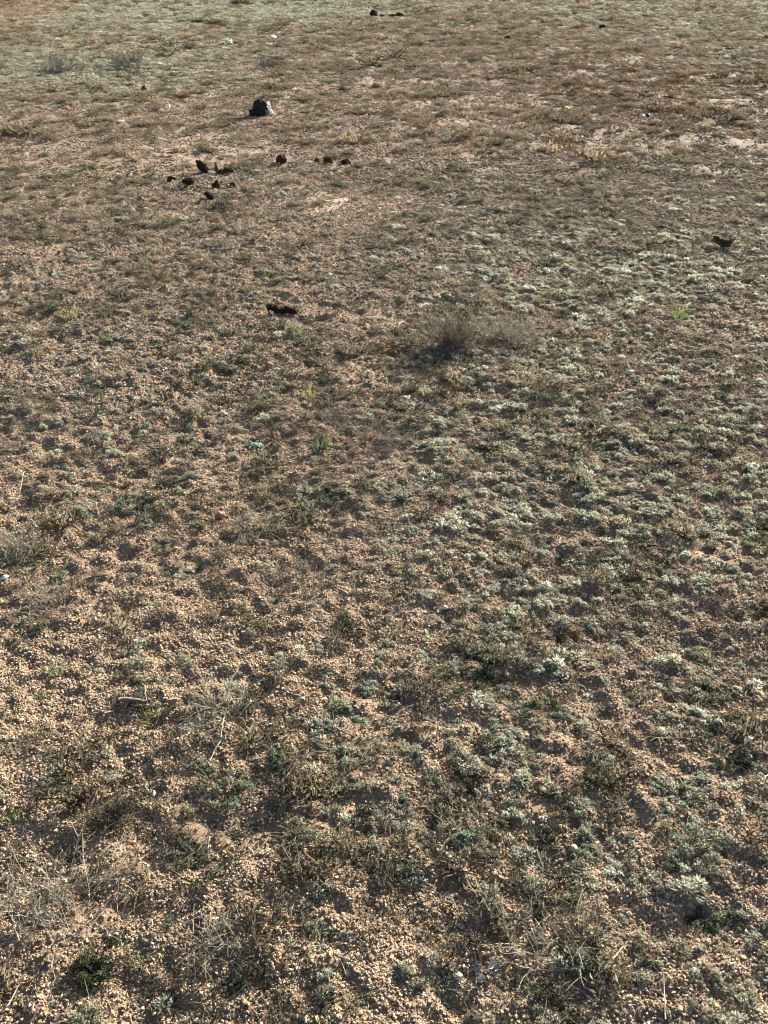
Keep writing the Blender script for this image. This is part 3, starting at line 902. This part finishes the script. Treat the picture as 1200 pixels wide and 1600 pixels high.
bush('dry_bush', 85, 945, 110, 38, 26, 'thin dark twig tuft near the left edge below the straw tuft', 'bush', BR, 12, (.7, 2.4), 4, .0012, jit=.6)
bush('dry_bush', 470, 910, 110, 36, 26, 'low brown twig tuft left of the bare sand patch', 'bush', BR, 13, (.7, 2.4), 4, .0012, jit=.7)
bush('dry_bush', 350, 385, 50, 16, 20, 'low straw tuft between the dung clusters and the dung bar', 'bush', PALE, 14, (.4, 2.0), 5, .0016, jit=.7)
bush('dry_bush', 253, 355, 46, 18, 20, 'brown straw tuft below the left dung cluster', 'bush', BR, 15, (.3, 1.6), 5, .0018, jit=.7)
bush('dry_bush', 255, 440, 50, 18, 22, 'yellowish straw tuft left of the dung bar', 'bush', (.40, .33, .2), 16, (.3, 1.6), 5, .0016, jit=.7)
bush('dry_bush', 190, 108, 64, 20, 34, 'grey bushy weed in the silver band, right one of two', 'bush', (.33, .33, .28), 17, (.3, 1.4), 7, .005, jit=.9)
bush('dry_bush', 90, 112, 70, 18, 34, 'grey bushy weed in the silver band, left one of two', 'bush', (.33, .34, .28), 18, (.3, 1.4), 7, .005, jit=.9)
bush('dry_bush', 425, 108, 50, 24, 30, 'pale feathery weed far off, up and right of the black rock', 'bush', (.36, .33, .24), 19, (.3, 1.3), 7, .005, jit=.9)
bush('dry_bush', 310, 36, 18, 9, 20, 'rusty brown tuft far off, left of a twin, near the top edge', 'bush', (.26, .17, .10), 20, (.2, 1.2), 6, .006, jit=.8)
bush('dry_bush', 338, 39, 20, 8, 20, 'greyish brown tuft far off, right of a rusty twin, near the top edge', 'bush', (.20, .16, .12), 21, (.2, 1.2), 6, .006, jit=.8)
bush('dry_bush', 375, 8, 30, 10, 22, 'dark tuft at the very top edge, left of centre', 'bush', (.18, .16, .12), 22, (.2, 1.2), 6, .007, jit=.9)

def blade_mesh(seed, L_, w, bend, shade=(1, 1, 1)):
    random.seed(seed)
    mb = MB()
    vs, p, ang = [], Vector((0, 0, -.003)), random.uniform(.05, .3)
    n = 4
    for k in range(n + 1):
        ww = w * (1 - (k / n) ** 1.6) + .0002
        vs += [Vector((p.x, -ww / 2, p.z)), Vector((p.x + ww * .12, 0, p.z - ww * .15)), Vector((p.x, ww / 2, p.z))]
        p = p + Vector((math.sin(ang), 0, math.cos(ang))) * L_ / n
        ang += bend / n * random.uniform(.7, 1.3)
    fs = []
    for k in range(n):
        for q in range(2):
            a = k * 3 + q
            fs.append((a, a + 1, a + 4, a + 3))
    mb.add(vs, fs, shade)
    return mb.mesh('blade', M_leaf)

def tuft(px, py, wpx, hpx, n, label, color, seed, w=.0028, bend=(.4, 1.7), name='grass_tuft'):
    x, y, z, s = spot(px, py)
    W, H = wpx / s, hpx / s
    root = empty(name, (x, y, z))
    tag(root, label, 'grass')
    ms = [blade_mesh(seed * 30 + k, max(H * 1.15, W * .45), w, bend[0] + (bend[1] - bend[0]) * k / 4) for k in range(5)]
    rr = random.Random(seed)
    for k in range(n):
        o = bpy.data.objects.new('blade', ms[rr.randrange(5)])
        C.objects.link(o)
        o.parent = root
        d, b = W * .22 * math.sqrt(rr.random()), rr.uniform(0, 6.283)
        o.location = (d * math.cos(b), d * math.sin(b), 0)
        o.rotation_euler = (rr.uniform(-.25, .25), rr.uniform(-.25, .25), b + rr.uniform(-.6, .6))
        k_ = rr.uniform(.55, 1.1)
        o.scale = (k_, k_, k_)
        g = rr.uniform(.7, 1.3)
        o.color = (color[0] * g, color[1] * g, color[2] * g, 1)
    clear(x, y, W * .3)
    return root
GR = (0.10, 0.14, 0.055)
tuft(1060, 501, 50, 30, 60, 'bright green grass tuft near the white chip at the right', GR, 1)
tuft(482, 622, 40, 24, 26, 'yellow green grass tuft left of centre above the grey dead bush', (.16, .18, .06), 2)
tuft(500, 703, 52, 26, 44, 'dark green leafy grass clump in the centre beside the grey dead bush', (.07, .095, .05), 3, .003)
tuft(112, 500, 56, 18, 34, 'yellowish green flat grass tuft at the left above middle', (.17, .16, .06), 4)
tuft(30, 517, 50, 16, 30, 'bluish green low grass tuft by the left edge', (.10, .13, .08), 5)
tuft(465, 527, 44, 12, 30, 'flat fresh green tuft below the dung bar', (.11, .17, .08), 6)
tuft(312, 888, 22, 12, 20, 'small green sprout left of middle in bare gravel', (.12, .17, .06), 7)
tuft(88, 1052, 50, 24, 30, 'pale green seedling tuft near the left edge above the dark shade', (.20, .23, .14), 8)
tuft(20, 1285, 40, 30, 24, 'greenish grass blades at the left edge above the large wiry bush', (.20, .22, .10), 9)
tuft(240, 1128, 50, 16, 26, 'yellow green moss-like tuft below the grey weathered stick', (.24, .24, .10), 10)
tuft(700, 212, 34, 8, 24, 'dark green flat weed far off, right of centre', (.06, .10, .05), 11, .006)
tuft(917, 213, 22, 6, 20, 'small bright green weed far off at the right', (.08, .14, .06), 12, .006)
tuft(706, 424, 22, 9, 22, 'dark green sprig above the brown dry bush', (.07, .11, .05), 13, .004)

# ------------------------------------------------------------------ single larger leafy plants one can pick out
def leafy_mesh(seed, rad, poms, leaves, r):
    random.seed(seed + 5)
    ob = random.uniform(.75, 1.35)
    mb = cushion_mb(poms, rad, r, leaves, seed, 0.38, ob)
    for _ in range(int(poms * 1.2)):                       # bare twigs among the heads
        a = random.uniform(0, 6.283); d = rad * math.sqrt(random.random())
        q = Vector((d * math.cos(a) * ob, d * math.sin(a) / ob, random.uniform(.002, .012)))
        e = Vector((math.cos(a + random.gauss(0, .7)), math.sin(a + random.gauss(0, .7)), random.uniform(-.1, .6))) * random.uniform(.015, .045)
        tube(mb, [q, q + e * .5 + Vector((0, 0, .003)), q + e], .0008, .0004, (1.15, 1.0, .85))
    return mb.mesh('leafy_plant', M_leaf)
def leafy(px, py, wpx, label, color, seed, poms=9, squash=1.0, group=None, name='leafy_plant', cat='plant', r=None):
    x, y, z, s = spot(px, py)
    W = wpx / s
    me = leafy_mesh(900 + seed, W * .40, int(poms * 1.7) + 2, 46, r or min(.0125, W * .2))
    g = sum(color) / 3
    color = tuple((c * .65 + g * .35) * 1.0 for c in color)
    o = link(name, me, loc=(x, y, z), rot=(0, 0, seed * 1.7), scl=(1, 1, squash), color=color)
    tag(o, label, cat, group)
    clear(x, y, W * .33)
    return o
DG = (.13, .145, .10)
leafy(1110, 1440, 70, 'fresh green bushy sprig in the lower right', (.12, .17, .10), 1, 9)
leafy(1076, 1440, 26, 'small round dark green sprig left of the fresh green one', (.08, .12, .09), 2, 4)
leafy(1130, 1105, 110, 'dark green spreading plant near the right edge', DG, 3, 22)
leafy(1120, 1165, 130, 'blackish green plant right below the dark green spreading plant', (.06, .09, .055), 4, 24)
leafy(1085, 1120, 46, 'pale silver plant left of the dark green spreading plant', (.42, .44, .38), 5, 8)
leafy(1065, 1140, 30, 'round pale green cushion left of the blackish green plant', (.36, .41, .33), 6, 5)
leafy(1170, 1078, 44, 'white woolly plant above the dark green spreading plant', (.50, .51, .46), 7, 7)
leafy(150, 1520, 80, 'dark green dense tuft in the lower left with a deep shadow', (.07, .10, .05), 8, 16)
leafy(140, 1590, 60, 'pale green plant at the bottom edge under the dark green dense tuft', (.28, .32, .22), 9, 10)
leafy(350, 1235, 110, 'sprawling green grey plant right of the white upright chip', (.17, .21, .15), 10, 24)
leafy(290, 1335, 80, 'grey green clump left of the short bent twig', (.16, .19, .14), 11, 16)
leafy(190, 1440, 30, 'small pale sprig right of the large wiry bush', (.36, .38, .32), 12, 5)
leafy(200, 800, 70, 'dark bluish green clump left of middle', (.12, .16, .12), 13, 16)
leafy(515, 772, 64, 'dense dark green dome below the centre grass clump', (.10, .14, .10), 14, 18)
leafy(570, 775, 50, 'grey green clump right of the dense dark green dome', (.16, .19, .14), 15, 12)
leafy(440, 1190, 60, 'dark grey green clump on the left side of the silver foreground group', (.12, .15, .11), 16, 14)
leafy(530, 1170, 100, 'silver topped clump at the head of the foreground group', (.28, .30, .25), 17, 22)
leafy(470, 1310, 70, 'grey green clump low left of the foreground group', (.18, .21, .16), 18, 14)
leafy(620, 1275, 80, 'silver grey clump of upright sprigs in the middle foreground', (.30, .31, .27), 19, 18)
leafy(720, 1310, 80, 'silver clump over dark shade right of the upright sprigs', (.24, .27, .22), 20, 16)
leafy(845, 1352, 34, 'neat pale silver plant above the wiry tangle', (.38, .41, .36), 21, 6)
leafy(960, 1372, 60, 'whitish silver ridge of heads in the right foreground', (.44, .46, .40), 22, 9)
leafy(1085, 1330, 120, 'large dark centred silver plant near the right edge in the foreground', (.20, .24, .19), 23, 26)
leafy(1060, 1255, 80, 'feathery silver green plant above the large dark centred one', (.32, .35, .28), 24, 16)
leafy(840, 1415, 60, 'dark green leafy clump at the top of the wiry tangle', (.09, .13, .08), 25, 14)
leafy(893, 1408, 34, 'round dark green sprig right of the clump at the wiry tangle', (.10, .15, .09), 26, 7)
leafy(745, 1060, 70, 'dark green clump with silver heads in the lower middle', (.12, .15, .09), 27, 16)
leafy(850, 1110, 90, 'wide dull green clump right of the one with silver heads', (.13, .16, .09), 28, 20)
leafy(1030, 1150, 40, 'silver plant on the bare gravel left of the blackish green plant', (.38, .41, .34), 29, 7)
leafy(700, 670 - 5, 40, 'grey cushion on the right of the dead spreading bush', (.26, .28, .24), 30, 8)
leafy(1095, 480, 44, 'dark low mat right of the bright green grass tuft', (.10, .11, .08), 31, 10)
leafy(1010, 565, 60, 'bluish green cushion group below the white chip', (.24, .29, .25), 32, 12)
leafy(860, 545, 56, 'silver cushion group right under the pale straw bush', (.30, .33, .27), 33, 12)
leafy(905, 515, 60, 'pale silver cushion group at the right tip of the straw bush', (.36, .39, .34), 34, 12)
leafy(800, 790, 60, 'silver cushion over dark leaves below the two bushes', (.26, .30, .25), 35, 12)
leafy(1180, 850, 60, 'bright green leafed cushion at the right edge below middle', (.15, .20, .11), 36, 12)

# ------------------------------------------------------------------ pale cushions: the largest ones as plants of their own, the rest as ground cover
cm_params = [(1, .003, .012, 80), (2, .009, .011, 64), (3, .012, .0105, 60), (4, .014, .010, 60), (5, .018, .010, 54), (7, .023, .010, 50), (3, .017, .009, 56), (8, .029, .009, 50)]
col_cushion = proto_collection('cushion_shapes', [cushion_mb(a, b, c, d, 700 + k).mesh('cushion_plant', M_leaf_i) for k, (a, b, c, d) in enumerate(cm_params)])
cush_single = [cushion_mb(a, b, c, d, 700 + k).mesh('cushion_plant', M_leaf) for k, (a, b, c, d) in enumerate(cm_params)]

def not_taken(x, y, margin=0.0):
    ok = np.ones(len(x), bool)
    for (a, b, r) in TAKEN: ok &= (x - a) ** 2 + (y - b + margin) ** 2 > (r + margin) ** 2
    return ok

def silver_tint(n):
    a = np.array((0.40, 0.42, 0.36)); b = np.array((0.21, 0.235, 0.18)); c = np.array((0.27, 0.25, 0.195))
    t = rng.random((n, 1)); u = (rng.random((n, 1)) < 0.18)
    base = a * t + b * (1 - t)
    return np.where(u, c, base) * np.exp(np.minimum(rng.normal(0, 0.14, (n, 1)), .15))

x, y = candidates(1750, 0.6, 7.5, 0.48, 0.3)
k = (rng.random(len(x)) < silver_density(x, y) * 0.75) & not_taken(x, y)
x, y = x[k], y[k]
n = len(x)
size = np.exp(rng.normal(-0.30, 0.40, n)) * (0.85 + 0.25 * silver_density(x, y))
which = rng.integers(0, 8, n)
tint = silver_tint(n)
px, py = to_px(x, y)
inview = (px > 10) & (px < 1190) & (py < 1590)
show = np.where(inview, size * (0.6 + which * .09) / (y * .85 + .85), 0)
big = np.argsort(-show)[:300]
rest = np.ones(n, bool); rest[big] = False
# the cushion nearest to a landmark on one side of it is told by that landmark
LANDMARKS = [(398, 698, 'teal wrapper'), (273, 1103, 'reddish rough stone'), (211, 1108, 'grey weathered stick'), (757, 1524, 'white broken shell flakes'),
             (1060, 497, 'bright green grass tuft'), (1013, 514, 'bright white chip beside the green tuft'), (708, 540, 'tall brown dry bush'), (795, 530, 'pale straw dry bush'),
             (1110, 1440, 'fresh green bushy sprig'), (1120, 1165, 'blackish green plant at the right'), (1130, 1105, 'dark green spreading plant'), (515, 772, 'dense dark green dome'),
             (350, 1235, 'sprawling green grey plant'), (345, 1108, 'wiry dry bush at the reddish stone'), (845, 1470, 'wiry tangle at the bottom right'), (60, 1440, 'large wiry bush at the lower left'),
             (500, 703, 'dark green grass clump in the centre'), (1170, 1159, 'white angular chip at the right edge'), (241, 1243, 'white upright chip'), (178, 1282, 'dark twiggy tuft'),
             (150, 1520, 'dark green tuft at the lower left'), (695, 953, 'cream white pebble in the middle'), (1137, 855, 'flat reddish stone at the right'), (745, 1060, 'dark green clump with silver heads'),
             (850, 1110, 'wide dull green clump'), (1085, 1330, 'large dark centred silver plant'), (960, 1372, 'whitish silver ridge of heads'), (720, 1310, 'silver clump over dark shade'),
             (895, 1331, 'yellowish tan crumbly stone'), (868, 1277, 'small yellow dry leaf'), (1048, 665, 'cream flat chip at the right'), (840, 1415, 'dark green clump above the tangle'),
             (441, 491, 'lying dung bar'), (717, 1530, 'cream stone by the shell flakes'), (430, 853, 'tan wedge-shaped pebble'), (620, 1275, 'upright silver sprigs in the foreground')]
CUSH_LABEL = {}
bigset = set(int(i) for i in big)
for (lx, ly, phrase) in LANDMARKS:
    ax, ay, _ = at(lx, ly)
    dx, dy = x - ax, y - ay
    for word, m in (('left of', dx < -2 * np.abs(dy) / 2), ('right of', dx > np.abs(dy)), ('behind', dy > np.abs(dx)), ('in front of', dy < -np.abs(dx))):
        dist = np.where(m, np.hypot(dx, dy), 9)
        j = int(np.argmin(dist))
        if dist[j] < 0.45 and j in bigset and j not in CUSH_LABEL:
            CUSH_LABEL[j] = 'nearest small silver-grey cushion plant ' + word + ' the ' + phrase
print('cushions labelled by landmark', len(CUSH_LABEL), 'of', len(bigset), 'n', n)
protos = {}
for i in big:
    w = int(which[i])
    o = protos[w].copy() if w in protos else bpy.data.objects.new('cushion_plant', cush_single[w])
    protos.setdefault(w, o)
    C.objects.link(o)
    o.location = (x[i], y[i], float(ground_z(x[i], y[i])) - .001)
    o.rotation_euler = (0, 0, rng.uniform(0, 6.283))
    o.scale = (size[i],) * 3
    o.color = (*tint[i], 1)
    tag(o, CUSH_LABEL.get(int(i), 'small silver-grey cushion plant growing in the near gravel'), 'plant', 'silver cushion plants in the near gravel')
xr, yr = x[rest], y[rest]
scatter('silver_ground_cover', col_cushion, np.stack([xr, yr, ground_z(xr, yr) - .001], -1), np.stack([0 * xr, 0 * xr, rng.uniform(0, 6.283, len(xr))], -1),
        np.repeat(size[rest][:, None], 3, 1), tint[rest], which[rest])

# farther off the cushions run together
x, y = candidates(800, 7.4, 34, 0.5, 1.0)
bw = np.clip(silver_band(*to_px(x, y)), 0, 1)
k = (rng.random(len(x)) < silver_density(x, y) * (0.30 + 0.85 * bw)) & not_taken(x, y)
x, y, bw = x[k], y[k], bw[k, None]; n = len(x)
scatter('far_ground_cover', col_cushion, np.stack([x, y, ground_z(x, y) - .002], -1), np.stack([0 * x, 0 * x, rng.uniform(0, 6.283, n)], -1),
        np.repeat((np.exp(rng.normal(0.05, 0.35, n)) * (1 + np.clip(y - 8, 0, 25) / 40))[:, None], 3, 1), silver_tint(n) * (1 - bw * (1 - np.array([0.90, 0.93, 0.90]))), rng.integers(2, 8, n))

# ------------------------------------------------------------------ low mats of dull leaves and dry twigs
mm = [mat_mb(.05, .015, 90, 12, 800 + k, 1.0 if k < 4 else 0.35).mesh('twig_mat', M_straw_i) for k in range(7)]
col_mat = proto_collection('mat_shapes', mm)
def mat_tint(n, x, y):
    pal = np.array([(.135, .143, .10), (.165, .153, .112), (.095, .108, .073), (.22, .195, .145), (.15, .13, .098), (.28, .255, .19)])
    return pal[rng.integers(0, 6, n)] * np.exp(rng.normal(0, 0.18, (n, 1)))
x, y = candidates(900, 0.6, 7.5, 0.48, 0.3)
k = (rng.random(len(x)) < mat_density(x, y) * 0.95) & not_taken(x, y, .02) & ((y < 5) | not_taken(x, y, .07))
x, y = x[k], y[k]; n = len(x)
scatter('low_twig_mats', col_mat, np.stack([x, y, ground_z(x, y) - .001], -1), np.stack([rng.normal(0, .12, n), rng.normal(0, .12, n), rng.uniform(0, 6.283, n)], -1),
        np.exp(rng.normal(-0.45, 0.35, n))[:, None] * np.stack([np.ones(n), np.ones(n), rng.uniform(.8, 2.2, n)], -1), mat_tint(n, x, y), rng.integers(0, 7, n))
x, y = candidates(300, 7.4, 34, 0.5, 1.0)
k = (rng.random(len(x)) < mat_density(x, y) * (1 - .6 * np.clip(silver_band(*to_px(x, y)), 0, 1))) & not_taken(x, y, .08)
x, y = x[k], y[k]; n = len(x)
scatter('far_twig_mats', col_mat, np.stack([x, y, ground_z(x, y) - .002], -1), np.stack([0 * x, 0 * x, rng.uniform(0, 6.283, n)], -1),
        (np.exp(rng.normal(-0.15, 0.42, n)) * (1 + np.clip(y - 8, 0, 25) / 34))[:, None] * np.stack([np.ones(n), np.ones(n), rng.uniform(1.0, 2.2, n)], -1), mat_tint(n, x, y) * np.array([1.15, 1.06, 1.04]) * far_drift(x, y), rng.integers(0, 7, n))

# ------------------------------------------------------------------ loose straw: thin dry stems lying about
sm = []
for k in range(8):
    random.seed(850 + k)
    mb = MB()
    p = Vector((-.5, 0, 0)); a = random.uniform(-.2, .2); pts = [p.copy()]
    for q in range(5):
        a += random.uniform(-.35, .35)
        p = p + Vector((math.cos(a), math.sin(a), random.uniform(-.08, .10))) * .2
        pts.append(p.copy())
    tube(mb, pts, .012, .007, (1, 1, 1))
    sm.append(mb.mesh('straw', M_straw_i))
col_straw = proto_collection('straw_shapes', sm)
x, y = candidates(650, 0.6, 6.5, 0.48, 0.3)
k = rng.random(len(x)) < 0.25 + 0.75 * mat_density(x, y)
x, y = x[k], y[k]; n = len(x)
pal = .75 * np.array([(.48, .42, .31), (.38, .32, .23), (.24, .20, .14), (.52, .48, .38), (.18, .15, .11)])
scatter('loose_straw', col_straw, np.stack([x, y, ground_z(x, y) + .004], -1), np.stack([rng.normal(0, .3, n), rng.normal(0, .16, n), rng.uniform(0, 6.283, n)], -1),
        np.exp(rng.normal(-3.75, 0.45, n))[:, None] * np.ones((1, 3)) * np.array([[1, 1, 1.0]]), pal[rng.integers(0, 5, n)], rng.integers(0, 8, n))
print('points', len(gx), 'verts ground', len(gv))
